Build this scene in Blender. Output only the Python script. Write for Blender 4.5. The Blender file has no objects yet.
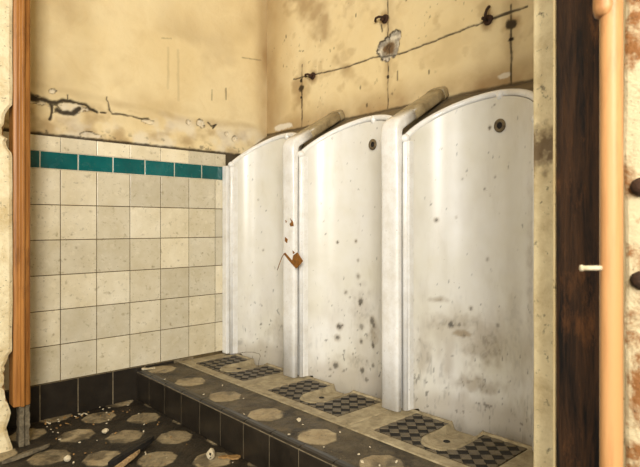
import bpy, bmesh, math, random
import numpy as np
from mathutils import Vector, Matrix

random.seed(4)
S = bpy.context.scene
COL = S.collection
HE = 0.82                      # eye height above the floor
XW, YW = 1.842, 2.452          # plaster face of the urinal wall, face of the tiled wall
XS, ZS = 1.0685, 0.136         # step front, step height
PITCH, Y0 = 0.5885, 1.850       # divider spacing, first divider

# ------------------------------------------------------------------ noise
def _h(ix, iy, seed):
    n = (ix.astype(np.int64) * 374761393 + iy.astype(np.int64) * 668265263 + seed * 1442695041) & 0xffffffff
    n = ((n ^ (n >> 13)) * 1274126177) & 0xffffffff
    n = n ^ (n >> 16)
    return (n & 0xffff) / 65535.0

def vnoise(x, y, seed=0):
    ix, iy = np.floor(x), np.floor(y)
    fx, fy = x - ix, y - iy
    fx = fx * fx * (3 - 2 * fx); fy = fy * fy * (3 - 2 * fy)
    a = _h(ix, iy, seed); b = _h(ix + 1, iy, seed); c = _h(ix, iy + 1, seed); d = _h(ix + 1, iy + 1, seed)
    return (a * (1 - fx) + b * fx) * (1 - fy) + (c * (1 - fx) + d * fx) * fy

def fbm(x, y, seed=0, octs=4):
    t = 0; a = .5; s = 0
    for o in range(octs):
        t = t + a * vnoise(x, y, seed + o * 17); s += a
        x = x * 2.03 + 3.1; y = y * 2.03 + 1.7; a *= .5
    return t / s

def sstep(e0, e1, x):
    t = np.clip((x - e0) / (e1 - e0), 0, 1)
    return t * t * (3 - 2 * t)

def dpoly(x, y, pts):
    d = np.full(x.shape, 9.0)
    for (ax, ay), (bx, by) in zip(pts[:-1], pts[1:]):
        vx, vy = bx - ax, by - ay
        l2 = vx * vx + vy * vy + 1e-12
        t = np.clip(((x - ax) * vx + (y - ay) * vy) / l2, 0, 1)
        d = np.minimum(d, np.hypot(x - ax - t * vx, y - ay - t * vy))
    return d

# ------------------------------------------------------------------ mesh helpers
def link(name, me, mat=None, parent=None, smooth=False):
    o = bpy.data.objects.new(name, me); COL.objects.link(o)
    if mat is not None:
        for m in (mat if isinstance(mat, (list, tuple)) else [mat]): me.materials.append(m)
    if parent is not None: o.parent = parent
    if smooth: me.shade_smooth()
    return o

class MB:
    def __init__(s): s.v = []; s.f = []; s.c = []; s.m = []
    def vert(s, p, c=(1, 1, 1)): s.v.append(tuple(p)); s.c.append((c[0], c[1], c[2], 1)); return len(s.v) - 1
    def face(s, idx, m=0): s.f.append(list(idx)); s.m.append(m)
    def prism(s, loops, cap0=True, cap1=True, c=(1, 1, 1), m=0):
        ids = [[s.vert(p, c) for p in lp] for lp in loops]
        n = len(ids[0])
        for a, b in zip(ids[:-1], ids[1:]):
            for i in range(n):
                j = (i + 1) % n; s.face((a[i], a[j], b[j], b[i]), m)
        if cap0: s.face(ids[0][::-1], m)
        if cap1: s.face(ids[-1], m)
    def box(s, x0, x1, y0, y1, z0, z1, c=(1, 1, 1), m=0):
        s.prism([[(x0, y0, z0), (x1, y0, z0), (x1, y1, z0), (x0, y1, z0)],
                 [(x0, y0, z1), (x1, y0, z1), (x1, y1, z1), (x0, y1, z1)]], c=c, m=m)
    def build(s, name, mat, parent=None, smooth=False, bevel=0, seg=2, fix=True):
        me = bpy.data.meshes.new(name)
        me.from_pydata(s.v, [], s.f); 
        at = me.color_attributes.new('Tint', 'FLOAT_COLOR', 'POINT')
        at.data.foreach_set('color', np.array(s.c, dtype=np.float32).ravel())
        if any(s.m): me.polygons.foreach_set('material_index', s.m)
        if fix:
            bm = bmesh.new(); bm.from_mesh(me); bmesh.ops.recalc_face_normals(bm, faces=bm.faces); bm.to_mesh(me); bm.free()
        me.update()
        o = link(name, me, mat, parent, smooth)
        if bevel:
            md = o.modifiers.new('bevel', 'BEVEL'); md.width = bevel; md.segments = seg; md.limit_method = 'ANGLE'
        return o

def tile_block(mb, org, ux, uy, un, w, h, t, c, b=.0016):
    """a glazed tile with a soft edge: org corner, ux/uy directions, un outward"""
    o, ux, uy, un = Vector(org), Vector(ux), Vector(uy), Vector(un)
    def ring(i, d): return [o + ux * i + uy * i + un * d, o + ux * (w - i) + uy * i + un * d, o + ux * (w - i) + uy * (h - i) + un * d, o + ux * i + uy * (h - i) + un * d]
    mb.prism([ring(0, 0), ring(0, t - b), ring(b * .35, t - b * .3), ring(b, t)], cap0=False, c=c)

def grid(name, P, dirt, mat, parent=None, smooth=True, flip=False):
    """P: (n,m,3) points, dirt: (n,m,3) dirt and painted shade amounts"""
    n, m = P.shape[:2]
    me = bpy.data.meshes.new(name)
    idx = np.arange(n * m).reshape(n, m)
    q = np.stack([idx[:-1, :-1], idx[1:, :-1], idx[1:, 1:], idx[:-1, 1:]], -1).reshape(-1, 4)
    if flip: q = q[:, ::-1]
    me.vertices.add(n * m); me.vertices.foreach_set('co', P.astype(np.float32).ravel())
    me.loops.add(q.size); me.loops.foreach_set('vertex_index', q.astype(np.int32).ravel())
    me.polygons.add(len(q)); me.polygons.foreach_set('loop_start', np.arange(0, q.size, 4, dtype=np.int32))
    me.update(calc_edges=True); me.validate()
    at = me.color_attributes.new('DirtShade', 'FLOAT_COLOR', 'POINT')
    D = np.concatenate([np.clip(dirt, 0, 1), np.ones((n, m, 1))], -1)
    at.data.foreach_set('color', D.astype(np.float32).ravel())
    return link(name, me, mat, parent, smooth)

def tube(name, pts, r, mat, parent=None, n=14, power=2.0, side=None, rw=None, caps=True):
    """sweep a superellipse (half sizes r across 'up', rw across 'side') along pts"""
    mb = MB(); pts = [Vector(p) for p in pts]; loops = []
    prev = None
    for i, p in enumerate(pts):
        t = (pts[min(i + 1, len(pts) - 1)] - pts[max(i - 1, 0)]).normalized()
        if side is not None: sd = Vector(side); sd = (sd - t * sd.dot(t)).normalized()
        else:
            if prev is None:
                a = Vector((0, 0, 1)) if abs(t.z) < .9 else Vector((1, 0, 0)); prev = t.cross(a).normalized()
            sd = (prev - t * prev.dot(t)).normalized(); prev = sd
        up = sd.cross(t)
        rr = r(i) if callable(r) else r
        w = rw if rw else rr
        lp = []
        for k in range(n):
            a = 2 * math.pi * (k + .5) / n; ca, sa = math.cos(a), math.sin(a)
            lp.append(p + sd * (w * math.copysign(abs(ca) ** (2 / power), ca)) + up * (rr * math.copysign(abs(sa) ** (2 / power), sa)))
        loops.append(lp)
    mb.prism(loops, caps, caps)
    return mb.build(name, mat, parent, smooth=True)

def soften(pts, r, k=8):
    """round the corners of a polyline"""
    pts = [Vector(p) for p in pts]; out = [pts[0]]
    for a, b, c in zip(pts[:-2], pts[1:-1], pts[2:]):
        d1 = (a - b).normalized(); d2 = (c - b).normalized()
        p0, p2 = b + d1 * r, b + d2 * r
        for i in range(k + 1):
            t = i / k; out.append(p0 * (1 - t) ** 2 + b * 2 * t * (1 - t) + p2 * t * t)
    out.append(pts[-1]); return out

def ball(name, p, r, mat, parent, sc=(1, 1, 1)):
    bm = bmesh.new(); bmesh.ops.create_uvsphere(bm, u_segments=16, v_segments=10, radius=r)
    for v in bm.verts: v.co = Vector((v.co.x * sc[0] + p[0], v.co.y * sc[1] + p[1], v.co.z * sc[2] + p[2]))
    me = bpy.data.meshes.new(name); bm.to_mesh(me); bm.free()
    return link(name, me, mat, parent, True)

def tag(o, label=None, cat=None, group=None, kind=None):
    if label: o['label'] = label
    if cat: o['category'] = cat
    if group: o['group'] = group
    if kind: o['kind'] = kind
    return o

def empty(name, loc, label, cat, group=None):
    o = bpy.data.objects.new(name, None); o.empty_display_size = .05; COL.objects.link(o); o.location = loc
    return tag(o, label, cat, group)

def adopt(root):
    """children were built in world coordinates: keep them there"""
    bpy.context.view_layer.update()
    for ch in root.children: ch.matrix_parent_inverse = root.matrix_world.inverted()

# ------------------------------------------------------------------ materials
def lin(r, g, b):
    f = lambda c: ((c / 255 + .055) / 1.055) ** 2.4 if c > 10 else c / 255 / 12.92
    return (f(r), f(g), f(b), 1)

class Mat:
    def __init__(s, name, rough=.6, spec=.5):
        s.m = bpy.data.materials.new(name); s.m.use_nodes = True
        s.t = s.m.node_tree; s.b = s.t.nodes['Principled BSDF']
        s.b.inputs['Roughness'].default_value = rough
        s.b.inputs['Specular IOR Level'].default_value = spec
        s.tc = s.t.nodes.new('ShaderNodeTexCoord')
    def n(s, typ, **k):
        nd = s.t.nodes.new(typ)
        for a, v in k.items(): setattr(nd, a, v)
        return nd
    def l(s, a, b): s.t.links.new(a, b)
    def coord(s, sc=(1, 1, 1)):
        mp = s.n('ShaderNodeMapping'); mp.inputs['Scale'].default_value = sc
        s.l(s.tc.outputs['Object'], mp.inputs['Vector']); return mp.outputs[0]
    def noise(s, scale, detail=5, rough=.6, sc=(1, 1, 1), lo=.3, hi=.7, dist=0):
        nz = s.n('ShaderNodeTexNoise'); nz.inputs['Scale'].default_value = scale
        nz.inputs['Detail'].default_value = detail; nz.inputs['Roughness'].default_value = rough
        nz.inputs['Distortion'].default_value = dist
        s.l(s.coord(sc), nz.inputs['Vector'])
        mr = s.n('ShaderNodeMapRange'); mr.inputs['From Min'].default_value = lo; mr.inputs['From Max'].default_value = hi
        s.l(nz.outputs['Fac'], mr.inputs['Value']); return mr.outputs[0]
    def mix(s, fac, a, b, typ='MIX'):
        mx = s.n('ShaderNodeMix', data_type='RGBA', blend_type=typ)
        for sock, v in ((mx.inputs[0], fac), (mx.inputs[6], a), (mx.inputs[7], b)):
            if hasattr(v, 'links'): s.l(v, sock)
            else: sock.default_value = v
        return mx.outputs[2]
    def mul(s, a, b):
        mm = s.n('ShaderNodeMath', operation='MULTIPLY')
        for sock, v in ((mm.inputs[0], a), (mm.inputs[1], b)):
            if hasattr(v, 'links'): s.l(v, sock)
            else: sock.default_value = v
        return mm.outputs[0]
    def attr(s, name):
        a = s.n('ShaderNodeAttribute'); a.attribute_name = name
        sp = s.n('ShaderNodeSeparateColor'); s.l(a.outputs['Color'], sp.inputs[0])
        return a.outputs['Color'], sp.outputs
    def col(s, v): 
        if hasattr(v, 'links'): s.l(v, s.b.inputs['Base Color'])
        else: s.b.inputs['Base Color'].default_value = v
        return s
    def rough(s, v): s.l(v, s.b.inputs['Roughness']); return s
    def bump(s, h, strength=.3, dist=.003):
        bp = s.n('ShaderNodeBump'); bp.inputs['Strength'].default_value = strength; bp.inputs['Distance'].default_value = dist
        s.l(h, bp.inputs['Height']); s.l(bp.outputs[0], s.b.inputs['Normal']); return s

DARK = lin(38, 28, 14)
def plaster():
    M = Mat('aged cream plaster', .75, .25)
    c = M.mix(M.noise(2.2, 4, .6, lo=.35, hi=.68), lin(221, 199, 150), lin(231, 213, 169))
    c = M.mix(M.mul(M.noise(7, 7, .72, lo=.5, hi=.85, dist=.6), .3), c, lin(184, 148, 90))
    c = M.mix(M.mul(M.noise(60, 4, .7, lo=.68, hi=.8), .45), c, lin(130, 96, 50))
    _, d = M.attr('DirtShade')
    c = M.mix(d[2], c, lin(128, 88, 34))
    c = M.mix(d[1], c, lin(226, 217, 196))
    c = M.mix(d[0], c, DARK)
    M.col(c); M.bump(M.noise(35, 6, .65), .25, .004); return M.m

def tile_mat(name, light, darkc, spots=.6, rough=.28):
    M = Mat(name, rough, .5)
    t, _ = M.attr('Tint')
    c = M.mix(M.noise(9, 5, .65, lo=.35, hi=.75), light, darkc)
    c = M.mix(1.0, c, t, 'MULTIPLY')
    c = M.mix(M.mul(M.noise(38, 3, .6, lo=.6, hi=.76), spots), c, lin(112, 96, 62))
    c = M.mix(M.mul(M.noise(150, 2, .6, lo=.68, hi=.75), spots), c, lin(80, 64, 40))
    M.col(c); M.rough(M.noise(20, 4, .6, lo=0, hi=2.2)); M.bump(M.noise(14, 3), .08, .003); return M.m

def porcelain(base=(226, 223, 214), rough=.16):
    M = Mat('old white porcelain', rough, .55)
    c = M.mix(M.noise(4, 4, .6, lo=.35, hi=.7), lin(*base), lin(base[0] - 10, base[1] - 12, base[2] - 20))
    c = M.mix(M.mul(M.noise(9, 6, .7, (1, 1, .25), lo=.55, hi=.8), .3), c, lin(170, 155, 120))
    c = M.mix(M.mul(M.noise(70, 3, .6, lo=.69, hi=.78), .5), c, lin(120, 104, 74))
    _, d = M.attr('DirtShade')
    c = M.mix(d[2], c, lin(128, 104, 64))
    c = M.mix(d[1], c, lin(120, 75, 22))
    c = M.mix(d[0], c, lin(44, 36, 24))
    M.col(c)
    r = M.n('ShaderNodeMath', operation='MULTIPLY_ADD'); M.l(d[2], r.inputs[0]); r.inputs[1].default_value = .5; r.inputs[2].default_value = rough
    M.rough(r.outputs[0]); M.bump(M.noise(5, 2), .05, .01); return M.m

def plain_porcelain(name, base, dirt, amt, rough=.2):
    M = Mat(name, rough, .5)
    c = M.mix(M.mul(M.noise(14, 7, .75, lo=.42, hi=.72), amt), lin(*base), lin(*dirt))
    c = M.mix(M.mul(M.noise(90, 3, .6, lo=.68, hi=.76), .6), c, lin(90, 74, 48))
    M.col(c); return M.m

def grimy(name, a, b, rough=.6, scale=12, speck=.5, tint=False, bump=.3, spec=.4, lo=.35, hi=.7):
    M = Mat(name, rough, spec)
    c = M.mix(M.noise(scale, 7, .72, lo=lo, hi=hi, dist=.3), lin(*a), lin(*b))
    if tint: c = M.mix(1.0, c, M.attr('Tint')[0], 'MULTIPLY')
    c = M.mix(M.mul(M.noise(scale * 9, 4, .7, lo=.6, hi=.72), speck), c, lin(30, 23, 14))
    M.col(c); M.bump(M.noise(scale * 5, 5, .7), bump, .003); return M.m

def floor_mat(name='worn octagon floor tiles', dk=((58, 49, 35), (32, 26, 17)), amt=.85):
    M = Mat(name, .5, .4)
    _, d = M.attr('DirtShade')
    c = M.mix(M.noise(16, 6, .7, lo=.35, hi=.75), lin(184, 167, 132), lin(146, 126, 90))
    c = M.mix(d[0], M.mix(M.noise(13, 6, .7, lo=.35, hi=.7), lin(*dk[0]), lin(*dk[1])), c)
    c = M.mix(d[1], c, lin(26, 20, 12))
    c = M.mix(M.mul(M.noise(9, 7, .75, lo=.46, hi=.68, dist=.8), amt), c, lin(30, 23, 13))
    c = M.mix(M.mul(M.noise(55, 5, .75, lo=.55, hi=.7), .8), c, lin(28, 21, 12))
    c = M.mix(M.mul(M.noise(110, 3, .7, lo=.68, hi=.74), .8), c, lin(190, 172, 138))
    M.col(c); M.rough(M.noise(12, 5, .6, lo=-.3, hi=1.2)); M.bump(M.noise(45, 6, .75), .6, .006); return M.m

def wood(name, a, b, sc, rough=.6, lo=.35, hi=.68, extra=None, bump=.3):
    M = Mat(name, rough, .3)
    c = M.mix(M.noise(1, 7, .7, sc, lo, hi, .4), lin(*a), lin(*b))
    if extra: c = M.mix(M.mul(M.noise(14, 6, .75, (1, 1, .35), .56, .7), extra[1]), c, lin(*extra[0]))
    M.col(c); M.bump(M.noise(1, 6, .7, sc), bump, .003); return M.m

m_plaster = plaster()
m_tile = tile_mat('cream wall tile', lin(224, 214, 188), lin(204, 191, 158))
m_teal = tile_mat('teal glazed tile', lin(8, 98, 96), lin(4, 74, 76), .15, .2)
m_black = grimy('black glazed tile', (46, 40, 32), (26, 22, 17), .32, 9, .3, False, .08)
m_grout = grimy('grey grout', (140, 126, 98), (78, 66, 46), .85, 30)
m_grout_dark = grimy('dirty tile joints', (104, 88, 56), (64, 50, 28), .85, 20)
m_ring = grimy('corroded ring', (128, 112, 82), (58, 46, 28), .7, 50, .8)
m_porc = porcelain((222, 219, 210), .30)
m_rim = plain_porcelain('white porcelain rim', (232, 230, 224), (186, 174, 146), .45, .14)
m_slab = plain_porcelain('dark brown porcelain', (112, 98, 74), (58, 46, 28), .9, .45)  # mottled dark brown for the sloping tops
m_tread = grimy('worn stoneware', (176, 162, 130), (112, 98, 70), .55, 22, .5, False, .25)
m_stud = grimy('worn grey studs', (104, 92, 68), (64, 54, 38), .42, 30, .4)
m_recess = grimy('near black recess', (24, 18, 10), (14, 10, 6), .7, 40)  # near black for recesses, holes and the charred piece
m_floor = floor_mat()
m_floor_dark = grimy('black floor dirt', (46, 38, 25), (24, 19, 11), .7, 14, .4)
m_step_tile = floor_mat('worn step mosaic', ((98, 86, 63), (64, 54, 38)), .45)
m_slate = grimy('dark worn step', (98, 86, 62), (58, 48, 33), .55, 18, .6)
m_orange = wood('orange varnished wood', (178, 122, 60), (116, 70, 28), (60, 60, 2.2), .38, extra=((70, 40, 14), .5), bump=.15)
m_dark_wood = wood('black brown bare wood', (70, 46, 25), (16, 10, 5), (55, 55, 5), .7, .4, .62, ((150, 96, 50), .35), .6)
m_cream_paint = grimy('dirty cream paint', (216, 196, 148), (196, 172, 120), .55, 5, .75, False, .15, lo=.4, hi=.75)
m_post = grimy('pocked cream paint', (226, 212, 174), (190, 166, 116), .6, 9, .95, False, .4, lo=.42, hi=.68)
m_jamb = grimy('dirty jamb paint', (228, 210, 164), (176, 150, 100), .6, 7, .85, False, .25, lo=.46, hi=.75)
def stained(m, z0, half, colr):
    t = m.node_tree; b = t.nodes['Principled BSDF']; old = b.inputs['Base Color'].links[0].from_socket
    tc = t.nodes.new('ShaderNodeTexCoord'); sp = t.nodes.new('ShaderNodeSeparateXYZ'); t.links.new(tc.outputs['Object'], sp.inputs[0])
    a = t.nodes.new('ShaderNodeMath'); a.operation = 'SUBTRACT'; t.links.new(sp.outputs['Z'], a.inputs[0]); a.inputs[1].default_value = z0
    b2 = t.nodes.new('ShaderNodeMath'); b2.operation = 'ABSOLUTE'; t.links.new(a.outputs[0], b2.inputs[0])
    mr = t.nodes.new('ShaderNodeMapRange'); mr.inputs['From Min'].default_value = half; mr.inputs['From Max'].default_value = 0
    t.links.new(b2.outputs[0], mr.inputs['Value'])
    nz = t.nodes.new('ShaderNodeTexNoise'); nz.inputs['Scale'].default_value = 60; nz.inputs['Detail'].default_value = 6; t.links.new(tc.outputs['Object'], nz.inputs['Vector'])
    ad = t.nodes.new('ShaderNodeMath'); ad.operation = 'ADD'; t.links.new(mr.outputs[0], ad.inputs[0]); t.links.new(nz.outputs['Fac'], ad.inputs[1])
    m2 = t.nodes.new('ShaderNodeMapRange'); m2.inputs['From Min'].default_value = .95; m2.inputs['From Max'].default_value = 1.35; m2.inputs['To Max'].default_value = .85
    t.links.new(ad.outputs[0], m2.inputs['Value'])
    mx = t.nodes.new('ShaderNodeMix'); mx.data_type = 'RGBA'; t.links.new(m2.outputs[0], mx.inputs[0]); t.links.new(old, mx.inputs[6]); mx.inputs[7].default_value = colr
    t.links.new(mx.outputs[2], b.inputs['Base Color'])
stained(m_jamb, .98, .10, lin(84, 58, 26))
m_flaky = grimy('flaking cream paint', (206, 188, 148), (140, 92, 46), .6, 16, .8, False, .5, lo=.48, hi=.6)
m_rotten = grimy('rotten grey timber', (120, 108, 84), (40, 32, 20), .8, 40, .8)
m_pipe = wood('peach painted pipe', (182, 134, 84), (130, 80, 40), (30, 30, 2.5), .45, .42, .75, ((120, 66, 28), .6), .2)
m_rust = grimy('rusty iron', (70, 42, 20), (26, 18, 10), .8, 60, .6)
m_brown = grimy('peeling brown varnish', (152, 98, 30), (96, 58, 16), .5, 60, .5)
m_white_chip = grimy('white plaster chip', (214, 202, 172), (164, 146, 110), .8, 60, .2)
m_leaf = grimy('dry ochre scrap', (160, 124, 72), (112, 80, 42), .7, 50, .4)
m_splinter = wood('pale splintered wood', (190, 160, 116), (104, 80, 48), (80, 80, 80), .7)

# ------------------------------------------------------------------ walls
rng = lambda a, b, s: np.arange(a, b + s * .5, s)

def stain(x, y, cx, cy, rx, ry, seed, soft=.5, sc=60):
    d = np.hypot((x - cx) / rx, (y - cy) / ry)
    return sstep(1.0, 1.0 - soft, d + .8 * (fbm(x * sc, y * sc, seed) - .5))

# urinal wall: plane X = XW
ys = np.concatenate([rng(-1.5, .3, .1), rng(.304, 2.47, .004)]); zs = np.concatenate([rng(0, 1.2, .1), rng(1.252, 2.14, .004), rng(2.2, 2.75, .1)])
Y, Z = np.meshgrid(ys, zs, indexing='ij')
wob = (fbm(Y * 40, Z * 40, 3) - .5) * .008
R = np.zeros_like(Y); G = np.zeros_like(Y); B = np.zeros_like(Y); hgt = np.zeros_like(Y)
crack = [(2.215, 1.610), (2.08, 1.599), (1.80, 1.588), (1.624, 1.592), (1.484, 1.572), (1.25, 1.588), (1.055, 1.600), (.905, 1.604)]
dc = dpoly(Y, Z + wob, crack)
R = np.maximum(R, .85 * sstep(.0055, .002, dc)); hgt -= .003 * sstep(.006, .001, dc)
for yc, z1, z0, w in ((2.143, 1.67, 1.32, .007), (1.552, 1.84, 1.32, .0045), (.966, 1.63, 1.32, .006)):
    dv = dpoly(Y + wob, Z, [(yc, z0), (yc, z1)])
    brk = sstep(.3, .5, fbm(Y * 8, Z * 30, 8))
    R = np.maximum(R, .85 * sstep(w, w * .4, dv) * (.45 + .55 * brk))
    B = np.maximum(B, .6 * sstep(.05, .0, dv) * fbm(Y * 25, Z * 9, 12))
for yc, zc, r in ((2.150, 1.50, .010), (1.552, 1.486, .010), (.966, 1.505, .013), (2.150, 1.59, .012)):
    R = np.maximum(R, stain(Y, Z, yc, zc, r, r, 5, .4)); 
for yc, zc in ((2.056, 1.594), (1.57, 1.751), (1.059, 1.601), (.966, 1.56), (2.15, 1.55)):
    B = np.maximum(B, .75 * stain(Y, Z, yc, zc, .05, .055, 6, .9, 30)); R = np.maximum(R, .9 * stain(Y, Z, yc, zc, .026, .024, 7, .5))
R = np.maximum(R, .9 * sstep(.006, .002, dpoly(Y + wob, Z, [(1.055, 1.602), (.975, 1.606), (.93, 1.604)])))
R = np.maximum(R, .8 * sstep(.006, .003, dpoly(Y, Z, [(1.592, 1.73), (1.585, 1.70)])))
R = np.maximum(R, .7 * sstep(.005, .002, dpoly(Y, Z, [(1.497, 1.50), (1.497, 1.46)])))
# torn plaster hole
dh = np.minimum(np.hypot((Y - 1.553) / .062, (Z - 1.613) / .052), np.hypot((Y - 1.515) / .034, (Z - 1.652) / .034)) + .55 * (fbm(Y * 45, Z * 45, 31) - .5)
hole = sstep(1.05, .93, dh)
inner = sstep(1.05, .55, np.hypot((Y - 1.556) / .046, (Z - 1.617) / .038) + .6 * (fbm(Y * 60, Z * 60, 38) - .5)); G = np.maximum(G, hole * .75 * (1 - .85 * inner)); B = np.maximum(B, hole * inner); R = np.maximum(R, hole * inner * .45); R = np.maximum(R, hole * (.12 + .45 * sstep(.35, .65, fbm(Y * 70, Z * 70, 33))))
B = np.maximum(B, hole * .9 * sstep(.4, .65, fbm(Y * 60, Z * 60, 35)))
R = np.maximum(R, .95 * sstep(.10, .02, np.abs(dh - 1.0)))
R = np.maximum(R, hole * .75 * sstep(.7, .35, np.hypot((Y - 1.56) / .045, (Z - 1.622) / .03)) * sstep(.38, .6, fbm(Y * 90, Z * 90, 37)))
hgt -= .010 * hole
# smudges and worn areas, dirt band above the porcelain; corner shade painted in brown
B = np.maximum(B, .55 * sstep(.50, .80, fbm(Y * 6, Z * 7, 41)) * (.35 + .65 * sstep(1.3, 1.9, Y)))
B = np.maximum(B, .25 * sstep(.60, .8, fbm(Y * 14, Z * 14, 43)))
corner = sstep(.30, 0., 2.452 - Y); B = np.maximum(B, corner * (.25 + .6 * fbm(Y * 7, Z * 4, 45)))
low = sstep(.16, .0, Z - 1.335); B = np.maximum(B, low * (.15 + .75 * fbm(Y * 10, Z * 12, 47)))
R = np.maximum(R, .8 * sstep(.012, .002, np.abs(Z - 1.336 - wob)))
for (yc, zc, r) in ((1.33, 1.46, .006), (1.9, 1.70, .005), (2.278, 1.854, .007), (1.75, 1.82, .006), (1.20, 1.73, .006), (1.72, 1.47, .007), (2.3, 1.7, .006), (1.68, 1.38, .008), (1.45, 1.80, .006)):
    R = np.maximum(R, .7 * stain(Y, Z, yc, zc, r, r * 2, 9, .5))
R = np.maximum(R, .5 * sstep(.75, .82, fbm(Y * 55, Z * 55, 49)) * sstep(.45, .6, fbm(Y * 4, Z * 4, 50)))
G = np.maximum(G, .9 * stain(Y, Z, 2.30, 1.365, .09, .022, 51, .4))
G = np.maximum(G, .7 * stain(Y, Z, .99, 1.375, .03, .012, 52, .4))
hgt += .004 * (fbm(Y * 6, Z * 6, 55) - .5)
P = np.stack([XW - hgt, Y, Z], -1)
wall_r = tag(grid('wall_right', P, np.stack([R, G, B], -1), m_plaster, flip=True), kind='structure')

# tiled wall: plaster above, grout bed below. plane Y = YW
xs = np.concatenate([rng(-.4, .5, .1), rng(.503, 1.862, .004)]); zs = np.concatenate([rng(0, 1.15, .115), rng(1.196, 1.80, .004), rng(1.85, 2.75, .1)])
X, Z = np.meshgrid(xs, zs, indexing='ij')
wob = (fbm(X * 40, Z * 40, 63) - .5) * .012
R = np.zeros_like(X); G = np.zeros_like(X); B = np.zeros_like(X); hgt = np.zeros_like(X)
def cut(pts, w, amt=.95, deep=.006):
    global R, hgt
    d = dpoly(X + wob, Z + wob * .8, pts); w2 = w * (.35 + 1.1 * fbm(X * 45, Z * 45, 66)); k = sstep(w2, w2 * .3, d)
    R = np.maximum(R, amt * k); hgt = np.minimum(hgt, -deep * k)
cut([(.580, 1.374), (.603, 1.370), (.620, 1.362)], .020); cut([(.590, 1.366), (.625, 1.352), (.645, 1.352)], .022); cut([(.603, 1.370), (.637, 1.357), (.683, 1.349), (.715, 1.347)], .017)
cut([(.715, 1.347), (.745, 1.362), (.772, 1.364), (.805, 1.361), (.831, 1.358), (.857, 1.341), (.888, 1.332)], .0125)
cut([(.722, 1.315), (.745, 1.308), (.785, 1.312), (.815, 1.338)], .019)
cut([(.695, 1.339), (.703, 1.306), (.691, 1.274)], .009); cut([(.76, 1.385), (.765, 1.368)], .005)
cut([(.905, 1.332), (.930, 1.336)], .007)
cut([(.933, 1.407), (.946, 1.359), (.956, 1.333), (.993, 1.338), (1.065, 1.334), (1.129, 1.333)], .0080, .85, .003)
for (cx, cz, rx, rz) in ((.640, 1.345, .034, .016), (.770, 1.336, .060, .024), (1.125, 1.322, .035, .014), (1.411, 1.347, .020, .020), (1.345, 1.345, .014, .014), (1.575, 1.315, .016, .012), (1.626, 1.29, .018, .013), (.86, 1.225, .05, .012), (.70, 1.395, .015, .012)):
    d = np.hypot((X - cx) / rx, (Z - cz) / rz) + 1.5 * (fbm(X * 42, Z * 42, 71) - .5)
    k = sstep(1.0, .85, d)
    G = np.maximum(G, k * (.15 + .75 * fbm(X * 80, Z * 80, 72))); B = np.where(k > .5, B * .3, B)
    R = np.maximum(R, (.25 + .65 * sstep(.4, .65, fbm(X * 50, Z * 50, 73))) * sstep(.22, .03, np.abs(d - 1))); hgt = np.minimum(hgt, -.007 * k * (.6 + .8 * fbm(X * 70, Z * 70, 77)))
G = np.where(R > .6, 0, G)
cut([(1.46, 1.36), (1.485, 1.345), (1.505, 1.352), (1.49, 1.335)], .007)
for a, b, w, k in (((1.482, 1.534), (1.482, 1.481), .006, .6), ((1.569, 1.556), (1.569, 1.50), .008, .75), ((1.739, 1.874), (1.75, 1.86), .006, .7), ((1.672, 1.745), (1.80, 1.757), .005, .55), ((1.65, 1.90), (1.79, 1.915), .004, .35), ((1.233, 1.50), (1.233, 1.70), .009, .22), ((1.289, 1.45), (1.287, 1.70), .010, .2), ((1.20, 1.74), (1.25, 1.75), .005, .4), ((.60, 1.50), (.60, 1.53), .005, .6)):
    R = np.maximum(R, k * sstep(w, w * .3, dpoly(X + wob * .6, Z, [a, b])) * (.5 + .5 * fbm(X * 90, Z * 30, 74)))
# the damp lower band is greyer and blotchy
band = sstep(.19, .10, Z - 1.205 + .12 * (fbm(X * 7, Z * 7, 81) - .5))
B = np.maximum(B, .5 * band * sstep(.35, .75, fbm(X * 12, Z * 16, 82)))
G = np.maximum(G, .55 * band * sstep(.45, .7, fbm(X * 9, Z * 9, 83)))
edge = sstep(.04, 0, np.abs(Z - 1.385 - .03 * np.sin(X * 3.2) - .04 * (fbm(X * 6, Z * 2, 84) - .5)))
B = np.maximum(B, .5 * edge * fbm(X * 8, Z * 18, 85))
B = np.maximum(B, .25 * sstep(.5, .85, fbm(X * 4, Z * 5, 86)))
R = np.maximum(R, .9 * sstep(.012, .002, Z - 1.206 + wob)); hgt = np.minimum(hgt, -.004 * sstep(.010, .004, Z - 1.204))
R = np.maximum(R, .6 * sstep(.66, .74, fbm(X * 34, Z * 45, 87)) * sstep(.06, .01, Z - 1.21))
corner = sstep(.12, 0, XW - X); B = np.maximum(B, corner * (.2 + .6 * fbm(X * 9, Z * 5, 88)))  # shade of the wall corner put into the colour as brown
hgt += .003 * (fbm(X * 7, Z * 7, 89) - .5)
P = np.stack([X, YW - hgt, Z], -1)
wall_l = tag(grid('wall_left', P, np.stack([R, G, B], -1), m_plaster), kind='structure')
PX = .1533; g = .0016
mb = MB(); mb.box(.30, 1.565, YW - .0045, YW + .02, .0, 1.2)
mb.build('tile_joints', m_grout_dark, wall_l)
mb = MB(); xj = [1.4975 - PX * k for k in range(7, -1, -1)] + [1.562]
zj = [.152, .308, .458, .608, .758, .908, 1.061]
def tint():
    v = random.uniform(.76, 1.05); w = random.uniform(-.01, .035)
    return (v + w * .4, v, v - w)
for i in range(len(xj) - 1):
    for j in range(len(zj) - 1):
        tile_block(mb, (xj[i] + g, YW, zj[j] + g), (1, 0, 0), (0, 0, 1), (0, -1, 0), xj[i + 1] - xj[i] - 2 * g, zj[j + 1] - zj[j] - 2 * g, .008, tint())
    tile_block(mb, (xj[i] + g * .6, YW, 1.134 + g), (1, 0, 0), (0, 0, 1), (0, -1, 0), xj[i + 1] - xj[i] - 1.2 * g, .064, .008, [1.1 * q for q in tint()])
mb.build('cream_tiles', m_tile, wall_l)
mb = MB()
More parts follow.
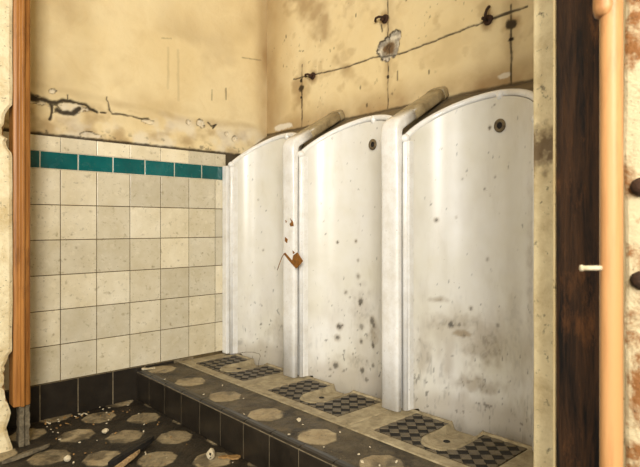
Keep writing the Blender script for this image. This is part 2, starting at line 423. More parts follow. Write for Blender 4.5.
for k in range(-3, 6):
    x0 = .650 + PX * k; x1 = min(x0 + PX, 1.565); v = random.uniform(.75, 1.15)
    tile_block(mb, (x0 + g, YW, 1.063), (1, 0, 0), (0, 0, 1), (0, -1, 0), x1 - x0 - 2 * g, .070, .0085, (v, v, v))
mb.build('teal_tile_band', m_teal, wall_l)
mb = MB(); mb.box(.30, 1.562, YW - .006, YW + .01, 1.0600, 1.0635); mb.box(.30, 1.562, YW - .006, YW + .01, 1.1325, 1.1352)
for k in range(-3, 6): mb.box(.650 + PX * k - .0016, .650 + PX * k + .0016, YW - .0075, YW, 1.063, 1.133)
mb.build('band_joints', m_tile, wall_l)
# black skirting tiles
sk = MB(); sk.box(.30, XS + .3, YW - .0080, YW + .01, 0, .150)
skirt = tag(sk.build('baseboard_left', m_grout, None), kind='structure')
mb = MB()
for k in range(-2, 4):
    x0 = .650 + PX * k
    tile_block(mb, (x0 + .0018, YW, -.02), (1, 0, 0), (0, 0, 1), (0, -1, 0), PX - .0036, .169, .009, (1, 1, 1), .0016)
mb.build('black_skirting_tiles', m_black, skirt)

# other walls and ceiling
mb = MB(); mb.box(-1.0, XW + .12, -1.5, YW + .12, 2.75, 2.85); tag(mb.build('ceiling', m_cream_paint), kind='structure')
mb = MB(); mb.box(1.087, 1.21, -1.5, .474, 0, 2.75); tag(mb.build('wall_front', m_cream_paint), kind='structure')

# ------------------------------------------------------------------ floor
mb = MB(); mb.box(-3.5, XW + .1, -3.5, YW + .1, -.1, -.004)
floor = tag(mb.build('floor', m_floor_dark), kind='structure')
OP = .1375
def mosaic(name, xs, ys, cx0, cy0, z0, mat, parent, seed, row=False):
    """worn octagon tiles, light ones alternating with black ones; real joints and wear in the height"""
    X, Y = np.meshgrid(xs, ys, indexing='ij')
    ix = np.zeros_like(X) if row else np.round((X - cx0) / OP); iy = np.round((Y - cy0) / OP)
    lx, ly = X - cx0 - ix * OP, Y - cy0 - iy * OP
    o = np.maximum(np.maximum(np.abs(lx), np.abs(ly)), (np.abs(lx) + np.abs(ly)) / math.sqrt(2) * 1.02) / (OP / 2)
    ow = o + .16 * (fbm(X * 45, Y * 45, seed) - .5)
    light = (np.mod(ix + iy, 2) == 0) * sstep(.985, .90, ow)
    var = .72 + .28 * _h(ix + 100, iy + 100, seed)
    joint = sstep(.03, .008, np.abs(o - .97))
    dirt = .75 * sstep(.52, .70, fbm(X * 14, Y * 14, seed + 3, 5)) + .5 * sstep(.45, .7, fbm(X * 60, Y * 60, seed + 5)) * sstep(.80, .98, ow)
    dirt = np.maximum(dirt * .8, .55 * joint * (.4 + fbm(X * 30, Y * 30, seed + 6)))
    h = -.0012 * joint + .0010 * (fbm(X * 25, Y * 25, seed + 8) - .5) + .0015 * light
    return grid(name, np.stack([X, Y, z0 + h], -1), np.stack([light * var, dirt, joint], -1), mat, parent)
mosaic('floor_tiles', rng(-.1, XS, .004), rng(.4, YW - .008, .004), .985, 1.903, -.001, m_floor, floor, 401)

# ------------------------------------------------------------------ step
mb = MB(); mb.box(XS + .0012, 1.30, -.6, YW - .001, 0, ZS - .008); mb.box(XS + .014, 1.30, -.6, YW - .001, ZS - .01, ZS - .0015)
step = tag(mb.build('floor_step', m_grout), kind='structure')
mb = MB(); yj = [YW - .01] + [2.31 - .15 * k for k in range(0, 20)]
for a, b in zip(yj[:-1], yj[1:]):
    y0, y1 = b + .0019, a - .0019
    prof = [(XS, 0.0), (XS, ZS - .016), (XS + .002, ZS - .008), (XS + .007, ZS - .002), (XS + .016, ZS), (XS + .030, ZS), (XS + .030, 0)]
    mb.prism([[(x, y0, z) for x, z in prof], [(x, y1, z) for x, z in prof]])
mb.build('black_riser_tiles', m_black, step)
mb = MB(); mb.box(XS + .031, 1.282, -.6, YW - .003, .05, ZS - .0012); mb.build('slate_tread', m_slate, step)
mosaic('octagon_mosaic', rng(XS + .0305, 1.284, .003), rng(-.6, YW - .010, .004), 1.163, 1.8275, ZS - .0006, m_step_tile, step, 431, True)

# ------------------------------------------------------------------ urinals
A, X0, DEP, EXP = .250, 1.560, .158, 1.9
def ztop(x): return 1.138 + .83 * (x - 1.56)
def zslab(x): return 1.335 - .70 * (1.842 - x)
def curve(n, a=A, d=DEP, ar=None):
    ar = a if ar is None else ar
    ph = np.linspace(0, np.pi, 900)
    y = np.where(np.cos(ph) > 0, a, ar) * np.sign(np.cos(ph)) * np.abs(np.cos(ph)) ** (2 / EXP); x = X0 + d * np.abs(np.sin(ph)) ** (2 / EXP)
    s = np.concatenate([[0], np.cumsum(np.hypot(np.diff(x), np.diff(y)))]); t = np.linspace(0, s[-1], n)
    return np.interp(t, s, x), np.interp(t, s, y)

def shell_dirt(Yr, Zr, S_, Ya, seed, spots, smears, grime):
    R = np.zeros_like(Yr); G = np.zeros_like(Yr); B = np.zeros_like(Yr)
    for (y, z, r, k) in spots:
        d = np.hypot((Ya - y) / r, (Zr - z) / (r * 1.2)) + .7 * (fbm(S_ * 120, Zr * 120, seed + 3) - .5)
        R = np.maximum(R, k * sstep(1.0, .5, d)); B = np.maximum(B, .55 * k * sstep(2.0, .8, d))
    for (y, z, ry, rz, k) in smears:
        d = np.hypot((Ya - y) / ry, (Zr - z) / rz) + .9 * (fbm(S_ * 30, Zr * 30, seed + 5) - .5)
        B = np.maximum(B, k * sstep(1.0, .2, d)); R = np.maximum(R, .6 * k * sstep(.8, .1, d) * sstep(.5, .7, fbm(S_ * 70, Zr * 70, seed + 6)))
    lowm = sstep(.75, .15, Zr)
    B = np.maximum(B, .55 * grime * (.2 + .8 * lowm) * sstep(.40, .8, fbm(S_ * 12, Zr * 7, seed + 7)))
    R = np.maximum(R, .6 * sstep(.80 - .08 * lowm * min(1, grime * 1.3), .86 - .06 * lowm, fbm(S_ * 60, Zr * 50, seed + 8)))
    R = np.maximum(R, .3 * grime * lowm * sstep(.64, .78, fbm(S_ * 90, Zr * 25, seed + 9)))
    B = np.maximum(B, .4 * sstep(.07, .0, Zr - .14 - .05 * fbm(S_ * 20, Zr * 3, seed + 10)))
    return np.stack([R, G, B], -1)

def urinal(yc, label, seed, spots, smears, grime, left_wall=False, ar=A, al=A):
    right_half = PITCH / 2 - .0005
    root = empty('urinal', (1.68, yc, ZS), label, 'urinal', 'porcelain urinal stalls in a row')
    cx, cy = curve(150, al, ar=ar); zt = ztop(cx); nz = 200
    zb = .0045 + .138 * sstep(1.625, 1.605, cx)
    f = np.linspace(0, 1, nz)
    Zr = zb[:, None] + f[None, :] * (zt - zb)[:, None]
    Xr = np.repeat(cx[:, None], nz, 1); Yr = np.repeat(cy[:, None], nz, 1)
    sarc = np.linspace(0, .78, 150)[:, None] + np.zeros_like(Xr)
    D = shell_dirt(Yr, Zr, sarc, Yr + yc, seed, spots, smears, grime)
    grid('bowl', np.stack([Xr, Yr + yc, Zr], -1), D, m_porc, root, flip=False)
    # sloping top around the bowl
    n = len(cx); hy1 = (YW - .010 - yc) if left_wall else PITCH / 2 - .0005; hy0 = -right_half
    K = 8; Pt = np.zeros((n, K, 3))
    for i in range(n):
        dx, dy = cx[i] - X0 + 1e-6, cy[i]
        kx = (XW - .004 - X0) / dx; ky = (hy1 if dy > 0 else hy0) / dy if abs(dy) > 1e-9 else 1e9
        k = min(kx, ky)
        for j in range(K):
            q = 1 + (k - 1) * j / (K - 1); x, y = X0 + dx * q, dy * q
            t = j / (K - 1); xe, ye = X0 + dx * k, dy * k
            Pt[i, j] = (x, y + yc, (ztop(cx[i]) - .002) * (1 - t) + zslab(xe) * t)
    # outer corners
    for (Yc_) in (hy0, hy1):
        i = int(np.argmin(np.hypot(Pt[:, -1, 0] - (XW - .004), Pt[:, -1, 1] - yc - Yc_)))
        Pt[i, -1] = (XW - .004, yc + Yc_, zslab(XW - .004))
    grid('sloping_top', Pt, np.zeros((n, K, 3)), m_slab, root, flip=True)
    # front flanges either side of the bowl
    for a_, b_ in ((al - .004, hy1), (hy0, -ar + .004)):
        mb = MB(); mb.box(X0 - .002, X0 + .045, yc + a_, yc + b_, .1425, ztop(X0) - .006); mb.build('front_flange', m_rim, root, bevel=.003)
    if left_wall:
        mb = MB(); mb.box(1.538, X0 - .003, 2.400, YW - .010, .1425, ztop(X0) - .002); mb.build('end_strip', m_rim, root, bevel=.004)
    # rolled rim
    off = .012
    ax, ay = curve(60, al + off, DEP + off, ar + off)
    arc = [(x, y + yc, ztop(x) + .004) for x, y in zip(ax, ay)]
    zk = ztop(X0) - .004
    path = [(X0, yc + al + off, .1425), (X0, yc + al + off, zk)] + arc[1:-1] + [(X0, yc - ar - off, zk), (X0, yc - ar - off, .1425)]
    tube('rolled_rim', path, .0135, m_rim, root, 16)
    for q in (al + off, -ar - off): ball('rim_corner', (X0 - .003, yc + q, ztop(X0) + .001), .0175, m_rim, root)
    ball('rim_boss', (X0 + DEP + .008, yc - .024, ztop(X0 + DEP) + .006), .018, m_rim, root, (1, .85, 1.1))
    # flushing hole
    x = X0 + DEP - .0045
    for nm, r0, r1, dx, mt in (('flush_ring', .0105, .0215, .004, m_ring), ('flush_opening', .0, .0115, .002, m_recess)):
        mb = MB(); lo = []; 
        for rr, d in ((r1, 0), (r1 * .97, dx), (max(r0, .0005), dx * .9), (max(r0, .0005), -.002)):
            lo.append([(x - d - .0005, yc - .028 + rr * math.cos(a), 1.167 + rr * 1.12 * math.sin(a)) for a in [2 * math.pi * k / 24 for k in range(24)]])
        mb.prism(lo, False, r0 < .001); mb.build(nm, mt, root, True)
    adopt(root); return root

us = [
 urinal(Y0 + PITCH / 2, 'white porcelain urinal stall in the corner against the cream tiled wall', 100,
   [(2.276, .69, .005, .5), (2.30, .956, .004, .5), (2.364, .20, .012, .3)], [(2.10, .25, .2, .15, .3)], .35, True, A, .226),
 urinal(Y0 - PITCH / 2, 'white porcelain urinal stall between the two dividers, black mould spots low inside', 200,
   [(1.711, .745, .005, .9), (1.625, .751, .006, .9), (1.614, .667, .006, .5), (1.614, .596, .009, .45), (1.600, .486, .014, .75), (1.604, .475, .008, .9), (1.597, .376, .014, .5), (1.703, .366, .012, .8), (1.690, .372, .006, .8),
    (1.711, .315, .010, .75), (1.536, .411, .015, .7), (1.526, .39, .010, .7), (1.597, .312, .010, .7), (1.53, .304, .011, .8), (1.718, .19, .014, .75), (1.592, .185, .014, .75), (1.569, .15, .010, .6), (1.74, .17, .008, .6), (1.683, .17, .007, .5), (1.674, .521, .008, .5), (1.655, .50, .005, .4), (1.53, .22, .010, .6), (1.64, .25, .005, .6)],
   [(1.60, .45, .10, .14, .28), (1.53, .36, .05, .10, .5), (1.60, .22, .14, .07, .35)], .5),
 urinal(Y0 - PITCH * 1.5, 'large white porcelain urinal stall nearest, dirt stained, beside the cream jamb', 300,
   [(.981, 1.166, .005, .9), (1.162, .84, .006, .8), (1.10, .85, .004, .5), (1.00, .95, .004, .6), (.96, .99, .004, .5), (1.08, .99, .004, .4), (.99, .70, .006, .4), (1.118, .455, .012, .8), (1.09, .455, .008, .6), (1.05, .52, .006, .6), (.95, .47, .010, .5)],
   [(1.075, .425, .075, .022, .75), (1.10, .46, .16, .05, .45), (1.156, .545, .04, .016, .55), (1.00, .40, .12, .12, .5), (1.19, .35, .03, .10, .4), (1.03, .25, .13, .05, .5), (.88, .45, .06, .3, .2), (.80, .6, .04, .5, .25)], .85, False, .222),
]

def divider(yc, label):
    yc += .011
    root = empty('urinal_divider', (1.53, yc, ZS), label, 'divider', 'rounded porcelain dividers between the stalls')
    path = soften([(1.530, yc, .1425), (1.530, yc, 1.186), (XW - .008, yc, 1.186 + .575 * (XW - 1.538))], .026, 12)
    p2 = []
    for a, b in zip(path[:-1], path[1:]):
        for k in range(4 if (b - a).length > .1 else 1): p2.append(a.lerp(b, k / 4))
    p2.append(path[-1])
    k = next(i for i, p in enumerate(p2) if p.x > 1.60)
    lower, upper = p2[:k + 1], p2[k:]
    zr = lambda p: 0.0155 + .0085 * float(sstep(1.08, 1.20, p.z))
    tube('upright_bar', lower, lambda i: zr(lower[i]), m_rim, root, 36, 4.2, (0, 1, 0), .0405)
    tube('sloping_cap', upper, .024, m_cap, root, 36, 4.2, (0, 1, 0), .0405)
    e = Vector(upper[-1]); d = (e - Vector(upper[-2])).normalized()
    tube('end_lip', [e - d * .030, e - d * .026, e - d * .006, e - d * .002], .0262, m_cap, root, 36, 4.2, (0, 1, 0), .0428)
    return root
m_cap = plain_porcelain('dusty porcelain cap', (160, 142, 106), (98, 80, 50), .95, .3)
d1 = divider(Y0, 'rounded porcelain divider with brown peeled marks, farther from the cream jamb')
d2 = divider(Y0 - PITCH, 'clean white porcelain divider beside the large nearest stall')
d3 = divider(Y0 - 2 * PITCH, 'porcelain divider at the near end of the row, behind the cream jamb')

def flat_chip(name, poly, xf, th, mat, parent):
    """irregular flake lying on the divider's front"""
    mb = MB(); mb.prism([[(xf, y, z) for y, z in poly], [(xf - th, y * .96 + .04 * poly[0][0], z) for y, z in poly]])
    return mb.build(name, mat, parent)
for poly in ([(1.887, .691), (1.843, .659), (1.798, .631), (1.754, .666), (1.791, .701), (1.818, .687), (1.825, .662), (1.878, .698)],
             [(1.843, .853), (1.822, .836), (1.818, .818), (1.839, .816), (1.846, .827), (1.832, .836)],
             [(1.878, .768), (1.860, .759), (1.864, .741), (1.880, .750)], [(1.877, .845), (1.867, .840), (1.871, .831)], [(1.825, .709), (1.811, .701), (1.822, .694)]):
    flat_chip('peeled_mark', poly, 1.5143, .0018, m_brown, d1)
tube('hanging_shred', [(1.513, 1.883, .694), (1.510, 1.896, .677), (1.508, 1.913, .644), (1.510, 1.930, .616)], .0018, m_brown, d1, 6)
for d in (d1, d2, d3): adopt(d)

# ------------------------------------------------------------------ foot treads with studs and drain
def clip_poly(poly, x0, x1, y0, y1):
    for ax, lim, sg in ((0, x0, 1), (0, x1, -1), (1, y0, 1), (1, y1, -1)):
        out = []
        for a, b in zip(poly, poly[1:] + poly[:1]):
            da, db = sg * (a[ax] - lim), sg * (b[ax] - lim)
            if da >= 0: out.append(a)
            if (da < 0) != (db < 0):
                t = da / (da - db); out.append((a[0] + (b[0] - a[0]) * t, a[1] + (b[1] - a[1]) * t))
        poly = out
        if len(poly) < 3: return []
    return poly

def tread(yc, label):
    root = empty('urinal_tread', (1.43, yc, ZS), label, 'tread', 'stoneware treads at the foot of the stalls')
    TH = .2935
    xs = rng(1.286, 1.586, .005); ysl = np.linspace(-TH, TH, 119)
    Xg, Yg = np.meshgrid(xs, ysl, indexing='ij')
    def lobe(x, y): return np.where(x < 1.425, np.hypot((x - 1.425) / .060, y / .056), np.abs(y - .12 * np.maximum(0, x - 1.5)) / .056)
    dd = lobe(Xg, Yg)
    pan = sstep(1.331, 1.336, Xg) * sstep(1.576, 1.570, Xg) * sstep(.214, .208, np.abs(Yg)) * sstep(1.10, 1.16, dd)
    base = ZS + .003
    h = base - .0045 * pan - sstep(1.05, .80, dd) * (.007 + .016 * sstep(1.40, 1.58, Xg))
    h -= .004 * sstep(TH - .006, TH, np.abs(Yg))
    h += .0035 * sstep(1.572, 1.579, Xg) * sstep(.9, 1.1, dd) + .0012 * (fbm(Xg * 30, Yg * 30, 5) - .5)
    h += .003 * sstep(.10, .0, np.abs(dd - 1.05))
    Pn = np.stack([Xg, Yg + yc, h], -1)
    back = Pn[-1:].copy(); back[..., 2] = .02; front = Pn[:1].copy(); front[..., 2] = .02
    Pn = np.concatenate([front, Pn, back], 0)
    grid('tread_body', Pn, np.zeros(Pn.shape), m_tread, root, flip=False)
    for sgn in (1, -1):
        pb = MB(); ids = {}
        keep = (pan > .5) & (Yg * sgn > -.003)
        def vid(i, k):
            if (i, k) not in ids: ids[(i, k)] = pb.vert((Xg[i, k], Yg[i, k] + yc, base - .0030))
            return ids[(i, k)]
        for i in range(len(xs) - 1):
            for k in range(len(ysl) - 1):
                if keep[i, k] and keep[i + 1, k] and keep[i, k + 1] and keep[i + 1, k + 1]:
                    pb.face((vid(i, k), vid(i + 1, k), vid(i + 1, k + 1), vid(i, k + 1)))
        g = pb.build('recessed_panel', m_recess, root)
        # chequered studs set diagonally
        sb = MB(); q = .0318; r2 = math.sqrt(.5)
        ya, yb = (.0, .208) if sgn > 0 else (-.208, .0)
        for a in range(-30, 60):
            for b in range(-60, 60):
                if (a + b) % 2: continue
                cs = [(a * q + .0008, b * q + .0008), ((a + 1) * q - .0008, b * q + .0008), ((a + 1) * q - .0008, (b + 1) * q - .0008), (a * q + .0008, (b + 1) * q - .0008)]
                pl = [(1.336 + (u - v) * r2, (u + v) * r2) for u, v in cs]
                pl = clip_poly(pl, 1.337, 1.569, ya, yb)
                if len(pl) < 3: continue
                if max(p[0] for p in pl) > 1.425 and min(abs(p[1]) for p in pl) < .070:
                    pl = clip_poly(pl, 1.337, 1.569, *((.068, yb) if sgn > 0 else (ya, -.068))) if sum(p[0] for p in pl) / len(pl) > 1.40 else pl
                    if len(pl) < 3: continue
                mx = sum(p[0] for p in pl) / len(pl); my = sum(p[1] for p in pl) / len(pl)
                ar = .5 * abs(sum(p[0] * n_[1] - n_[0] * p[1] for p, n_ in zip(pl, pl[1:] + pl[:1])))
                if ar < 1.2e-4 or float(lobe(np.array(mx), np.array(my))) < 1.18: continue
                lo = lambda f, z: [(mx + (x - mx) * f, my + (y - my) * f + yc, z) for x, y in pl]
                sb.prism([lo(1, base - .004), lo(1, base - .0012), lo(.95, base - .0002)], cap0=False)
        sb.build('studs', m_stud, g)
    mb = MB(); lo = []
    for r, z in ((.011, 0), (.0105, .001), (.007, .001), (.0065, .0002)):
        lo.append([(1.450 + r * 1.1 * math.cos(a), yc + r * math.sin(a), base - .0085 + z) for a in [2 * math.pi * k / 20 for k in range(20)]])
    mb.prism(lo, False, True); mb.build('drain_hole', m_recess, root, True)
    adopt(root); return root
tread(2.155, 'studded stoneware tread with drain at the foot of the corner stall')
tread(1.567, 'studded stoneware tread with drain below the middle stall with mould spots')
tread(.979, 'studded stoneware tread with drain at the foot of the large nearest stall')

# ------------------------------------------------------------------ iron remains on the urinal wall
def clip(y, z, label, rot, s=1.0):
    root = empty('pipe_clip', (XW, y, z), label, 'clip', 'rusty pipe clips left in the wall')
    mb = MB(); n = 12
    lo = [[(XW - d, y + r * s * math.cos(a) * (1 + .15 * math.sin(3 * a)), z + r * s * math.sin(a)) for a in [2 * math.pi * k / n for k in range(n)]] for d, r in ((-.004, .022), (.005, .019), (.007, .012))]
    mb.prism(lo); mb.build('wall_plate', m_rust, root, bevel=.001)
    ca, sa = math.cos(rot), math.sin(rot)
    q = lambda a, d, b: (XW - d, y + s * (a * ca - b * sa), z + s * (a * sa + b * ca))
    tube('bent_strap', [q(-.004, .004, 0), q(-.004, .022, .002), q(.010, .032, .004), q(.028, .030, .002), q(.042, .018, -.002), q(.046, .010, -.004)], .0055 * s, m_rust, root, 8)
    tube('bolt', [q(.0, .004, -.006), q(.0, .026, -.008)], .007 * s, m_rust, root, 6)
    adopt(root)
clip(2.056, 1.594, 'rusty pipe clip on the plaster above the corner stall', .2, .95)
clip(1.570, 1.751, 'rusty pipe clip high on the plaster above the torn plaster hole', .05, 1.0)
clip(1.059, 1.601, 'rusty pipe clip on the long crack above the nearest stall', 1.9, 1.0)

# ------------------------------------------------------------------ left door post and architrave
def bark(x0, x1, y0, y1, z0, z1, name, mat, parent=None, bev=.006, n=40, amp=.003, seed=1, chips=()):
    """squared timber with slightly worn edges, open at nothing"""
    mb = MB(); loops = []
    for k in range(n + 1):
        z = z0 + (z1 - z0) * k / n
        j = lambda s: amp * (2 * float(fbm(np.array([z * 9 + s]), np.array([s * 3.3]), seed, 3)[0]) - 1)
        cut = 0
        for (zc, h, d) in chips: cut = max(cut, d * max(0, 1 - abs(z - zc) / h) ** .6)
        loops.append([(x0 + j(1), y0 + j(2) + cut, z), (x1 + j(3), y0 + j(4) + cut, z), (x1 + j(5), y1 + j(6), z), (x0 + j(7), y1 + j(8), z)])
    mb.prism(loops); return mb.build(name, mat, parent, bevel=bev)

def post_l():
    mb = MB(); loops = []
    for k in range(221):
        z = -.003 + 2.753 * k / 220
        j = lambda q: .003 * (2 * float(fbm(np.array([z * 9 + q]), np.array([q * 3.3]), 3, 3)[0]) - 1)
        rg = float(fbm(np.array([z * 60]), np.array([4.0]), 8, 4)[0])
        c = 0
        for (zc, hh, d) in ((1.17, .085, .030), (.25, .11, .030), (.08, .06, .016)):
            c = max(c, d * max(0, 1 - abs(z - zc) / hh) ** .5 * (.45 + 1.1 * rg))
        x1 = .4915 + j(3) * .4
        loops.append([(.30, 2.195, z), (x1 - .012 - c, 2.190 + j(2), z), (x1 - c, 2.196 + j(4), z), (x1 - c * .6, 2.24, z), (x1, 2.44, z), (.30, 2.44, z)])
    mb.prism(loops); return mb.build('trim_1', m_post)
tp = post_l(); tag(tp, kind='structure')
prof = [(0, 0), (0, -.062), (.010, -.066), (.021, -.066), (.0225, -.074), (.026, -.079), (.033, -.079), (.0365, -.074), (.038, -.066), (.052, -.064), (.0585, -.058), (.0595, 0)]
mb = MB(); mb.prism([[(.4950 + a, 2.262 + b, z) for a, b in prof] for z in (.152, 2.75)])
tr = mb.build('trim_2', m_orange, bevel=.002); tag(tr, kind='structure')
def foot():
    mb = MB(); loops = []
    for k in range(31):
        z = -.003 + .157 * k / 30
        f = lambda q: .004 * (2 * float(fbm(np.array([z * 70 + q]), np.array([q * 5.1]), 12, 4)[0]) - 1)
        loops.append([(.518 + f(1), 2.250, z), (.516 + f(2), 2.206 + f(3), z), (.532 + f(4), 2.204 + f(5), z), (.534 + f(6), 2.214, z), (.538 + f(7), 2.206 + f(8), z), (.551 + f(9), 2.206, z), (.551, 2.250, z)])
    mb.prism(loops); return mb.build('rotten_foot', m_rotten, tr)
foot()

# ------------------------------------------------------------------ right jamb, dark board, pipe
tj = bark(1.085, 1.205, .474, .5205, -.003, 2.75, 'trim_3', m_jamb if 'm_jamb' in globals() else m_cream_paint, None, .004, 90, .0012, 15, ((1.10, .03, .002),)); tag(tj, kind='structure')
mb = MB(); mb.box(.995, 1.087, .354, .434, -.003, 2.75)
tb = mb.build('trim_4', m_dark_wood, None, bevel=.002); tag(tb, kind='structure')
for y0, y1 in ((.4325, .4368), (.3515, .3555)):
    mb = MB(); mb.box(.990, 1.02, y0, y1, -.003, 2.75); mb.build('pale_bead', m_cream_paint, tb, bevel=.001)

pipe = empty('water_pipe', (.669, .2268, 0), 'peach painted vertical pipe beside the dark timber board', 'pipe')
pts = [(.669, .2268, -.003 + 2.753 * k / 40) for k in range(41)]
tube('pipe_tube', pts, .0122, m_pipe, pipe, 24)
mb = MB(); lo = []
for z, r in ((1.062, .006), (1.064, .0105), (1.072, .0125), (1.40, .0125)):
    lo.append([(.664 + r * math.cos(a), .2268 + r * math.sin(a) + .0055, z) for a in [2 * math.pi * k / 20 for k in range(20)]])
mb.prism(lo); mb.build('pipe_sleeve', m_pipe, pipe, True)
d = Vector((-.736, .677, 0)); c0 = Vector((.669, .2268, .7705))
tube('bolt', [c0 + d * t for t in (.006, .02, .0325, .0335, .036, .037)], lambda i: (.0029, .0029, .0029, .0038, .0038, .002)[i], m_white_chip, pipe, 10)
adopt(pipe)
tf = bark(.742, .80, .06, .2385, -.003, 2.75, 'trim_5', m_flaky, None, .006, 140, .004, 21); tag(tf, kind='structure')
for z, mt, nm in ((.868, m_rust, 'iron_bolt'), (.752, m_rust, 'iron_bracket')):
    mb = MB(); n = 10
    lo = [[(.742 - dd, .2145 + r * math.cos(a), z + r * .8 * math.sin(a)) for a in [2 * math.pi * k / n for k in range(n)]] for dd, r in ((-.006, .016), (.004, .015), (.010, .010), (.012, .004))]
    mb.prism(lo); mb.build(nm, mt, tf, bevel=.001)

# ------------------------------------------------------------------ loose debris
def lump(name, x, y, z, sx, sy, sz, mat, seed, sub=2):
    bm = bmesh.new(); bmesh.ops.create_icosphere(bm, subdivisions=sub, radius=1)
    r = random.Random(seed)
    ax = [Vector((r.uniform(-1, 1), r.uniform(-1, 1), r.uniform(-1, 1))).normalized() for _ in range(7)]
    for v in bm.verts:
        k = min(1.0, min((.72 + .2 * (i % 3) / 2) / max(.05, v.co.dot(a)) for i, a in enumerate(ax)))
        v.co *= k
    zmin = min(v.co.z for v in bm.verts)
    for v in bm.verts: v.co = Vector((v.co.x * sx, v.co.y * sy, (v.co.z - zmin) * sz))
    me = bpy.data.meshes.new(name); bm.to_mesh(me); bm.free()
    o = link(name, me, mat); o.location = (x, y, z); o.rotation_euler.z = r.uniform(0, 6.28); return o
def flake(name, x, y, z, s, mat, seed, th=.0025):
    r = random.Random(seed); n = r.choice((4, 5, 6)); mb = MB()
    p = [(s * r.uniform(.6, 1.1) * math.cos(2 * math.pi * k / n + r.uniform(-.3, .3)), s * r.uniform(.5, .9) * math.sin(2 * math.pi * k / n)) for k in range(n)]
    tx = r.uniform(0, .5)
    mb.prism([[(a, b, tx * (a + 1.1 * s)) for a, b in p], [(a * .9, b * .9, tx * (a + 1.1 * s) + th) for a, b in p]])
    o = mb.build(name, mat); o.location = (x, y, z); o.rotation_euler.z = r.uniform(0, 6.28); return o

o = lump('plaster_lump', .981, 1.632, 0, .020, .017, .021, m_white_chip, 5)
tag(o, 'white plaster lump with a dark slot on the floor near the step', 'plaster lump')
mb = MB(); mb.box(-.0035, .0035, -.002, .002, -.009, .009); sl = mb.build('dark_slot', m_recess, o); sl.matrix_parent_inverse = Matrix.Identity(4)
sl.rotation_euler.z = -o.rotation_euler.z - .75; vdir = Vector((-.57, -.82, 0)) * .0165; vdir.rotate(Matrix.Rotation(-o.rotation_euler.z, 3, 'Z')); sl.location = vdir + Vector((0, 0, .022))
mb = MB(); pl = [(-.035, -.012), (-.02, -.02), (.0, -.015), (.03, -.01), (.045, .004), (.02, .012), (.012, .004), (-.01, .016), (-.03, .008)]
mb.prism([[(x, y, .001) for x, y in pl], [(x * .95, y * .9, .006 + .05 * abs(x) * .3) for x, y in pl]])
o = mb.build('torn_scrap', m_leaf); o.location = (1.040, 1.595, 0); o.rotation_euler.z = 2.3; tag(o, 'ochre torn scrap on the floor beside the white plaster lump', 'scrap')
mb = MB(); pl = [(-.03, -.008), (.0, -.012), (.032, -.006), (.028, .008), (.0, .006), (-.028, .010)]
mb.prism([[(x, y, .0) for x, y in pl], [(x, y, .003 + .12 * abs(x)) for x, y in pl]])
o = mb.build('paper_scrap', m_white_chip); o.location = (1.118, 2.425, ZS + .0005); o.rotation_euler.z = -.45; tag(o, 'white paper scrap on the step against the tiled wall', 'scrap')
# splinters at the lower left
def splinter(name, x, y, ang, L, w, mat, label, z=0):
    mb = MB(); r = random.Random(int(x * 1000)); lo = []
    for k in range(9):
        t = k / 8; ww = w * (1 - abs(2 * t - 1) ** 3 * .8) * r.uniform(.8, 1.1)
        xx = (t - .5) * L; zz = .003 + .010 * t
        lo.append([(xx, -ww, zz - .003), (xx, ww * .9, zz - .003), (xx, ww * .7, zz + w * .5), (xx, -ww * .6, zz + w * .6)])
    mb.prism(lo); o = mb.build(name, mat); o.location = (x, y, z); o.rotation_euler.z = ang; return tag(o, label, 'splinter')
splinter('wood_splinter', .735, 1.790, .55, .19, .012, m_splinter, 'pale long wood splinter on the floor in front of the step')
splinter('charred_splinter', .80, 1.865, .40, .22, .022, m_recess, 'black charred timber piece on the floor behind the pale splinter')
splinter('rotten_batten', .515, 2.10, .15, .16, .014, m_rotten, 'grey rotten wood piece lying at the foot of the left post')
o = lump('ring_stone', .80, 2.12, 0, .014, .012, .010, m_white_chip, 12); tag(o, 'small dark rimmed pebble on a pale octagon tile', 'pebble')
o = lump('white_pebble', .607, 1.955, 0, .013, .012, .012, m_white_chip, 13); tag(o, 'round white pebble at the bottom left of the floor', 'pebble')
r = random.Random(9)
G1 = 'white chips along the black skirting'; n = 0
while n < 46:
    x = r.uniform(.63, 1.0); y = YW - .02 - abs(r.gauss(0, .12)) - .12 * max(0, .75 - x)
    if y < 1.9: continue
    tag(flake('plaster_chip', x, y, .001, r.uniform(.003, .009), m_white_chip if r.random() < .5 else m_leaf, n + 50), 'small plaster chip in the rubble along the black skirting', 'chip', G1); n += 1
for n in range(46):
    x, y = r.uniform(.52, 1.04), r.uniform(1.5, 2.1)
    tag(flake('floor_chip', x, y, .001, r.uniform(.002, .0055), m_white_chip if r.random() < .5 else m_leaf, n + 150), 'tiny pale chip scattered on the open octagon floor', 'chip', 'chips scattered on the open floor')
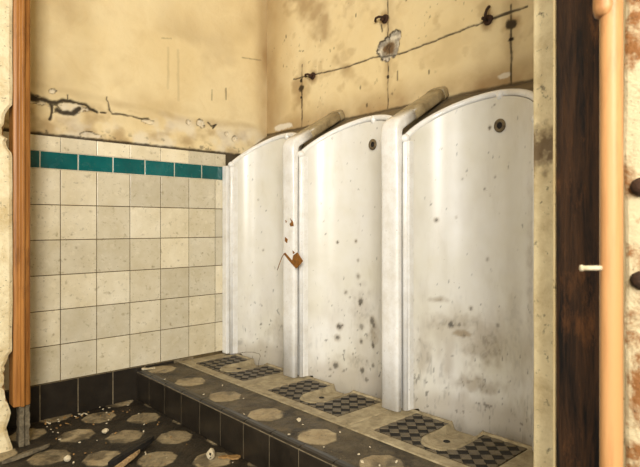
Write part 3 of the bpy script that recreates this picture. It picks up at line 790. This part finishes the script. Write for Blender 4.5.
for n, (x, y, s) in enumerate([(1.207, 1.42, .014), (1.102, 1.347, .011), (1.19, 1.38, .006), (1.13, 1.05, .011), (1.16, 1.09, .006), (1.22, 1.10, .006), (1.10, 1.6, .005), (1.2, 1.75, .005), (1.11, 1.9, .006), (1.24, 1.25, .006), (1.12, 1.2, .005), (1.2, .98, .007), (1.15, 1.0, .005), (1.09, 2.2, .006), (1.23, 1.95, .005)]):
    tag(flake('step_chip', x, y, ZS + .001, s * .75, m_white_chip, n + 250), 'small white chip lying on the mosaic step top', 'chip', 'white chips on the step')
o = tube('wire', [(1.50, 2.36, .150), (1.52, 2.30, .165), (1.535, 2.22, .185), (1.53, 2.15, .198), (1.515, 2.075, .205), (1.505, 2.055, .20), (1.50, 2.06, .175), (1.50, 2.065, .1445)], .0009, m_rust, None, 6)
tag(o, 'thin bent wire standing on the tread of the corner stall', 'wire')

# ------------------------------------------------------------------ light
W = bpy.data.worlds.new('World'); S.world = W; W.use_nodes = True
bg = W.node_tree.nodes['Background']; bg.inputs[0].default_value = (1, .95, .86, 1); bg.inputs[1].default_value = .28
def area(name, loc, target, sx, sy, power, col):
    L = bpy.data.lights.new(name, 'AREA'); L.shape = 'RECTANGLE'; L.size = sx; L.size_y = sy; L.energy = power; L.color = col
    o = bpy.data.objects.new(name, L); COL.objects.link(o); o.location = loc
    o.rotation_euler = (Vector(target) - Vector(loc)).to_track_quat('-Z', 'Y').to_euler(); return o
area('window_daylight', (-.95, -1.22, 1.8), (1.5, 1.4, .95), .9, 1.5, 122, (1, .97, .91))
area('doorway_daylight', (-2.2, .10, 1.35), (1.6, 1.1, .9), 0.45, 1.9, 38, (1, .97, .92))

# ------------------------------------------------------------------ camera
cam = bpy.data.cameras.new('Camera'); cam.sensor_width = 36; cam.lens = 533 / 640 * 36; cam.shift_y = -8 / 640
cam.clip_start = .02
co = bpy.data.objects.new('Camera', cam); COL.objects.link(co); co.location = (0, 0, HE)
co.rotation_euler = Vector((.677, .736, 0)).to_track_quat('-Z', 'Y').to_euler()
cam.dof.use_dof = True; cam.dof.focus_distance = 1.9; cam.dof.aperture_fstop = 9
S.camera = co
S.view_settings.view_transform = 'Standard'; S.view_settings.look = 'None'; S.view_settings.gamma = 1
S.view_settings.use_curve_mapping = False; S.view_settings.exposure = .22
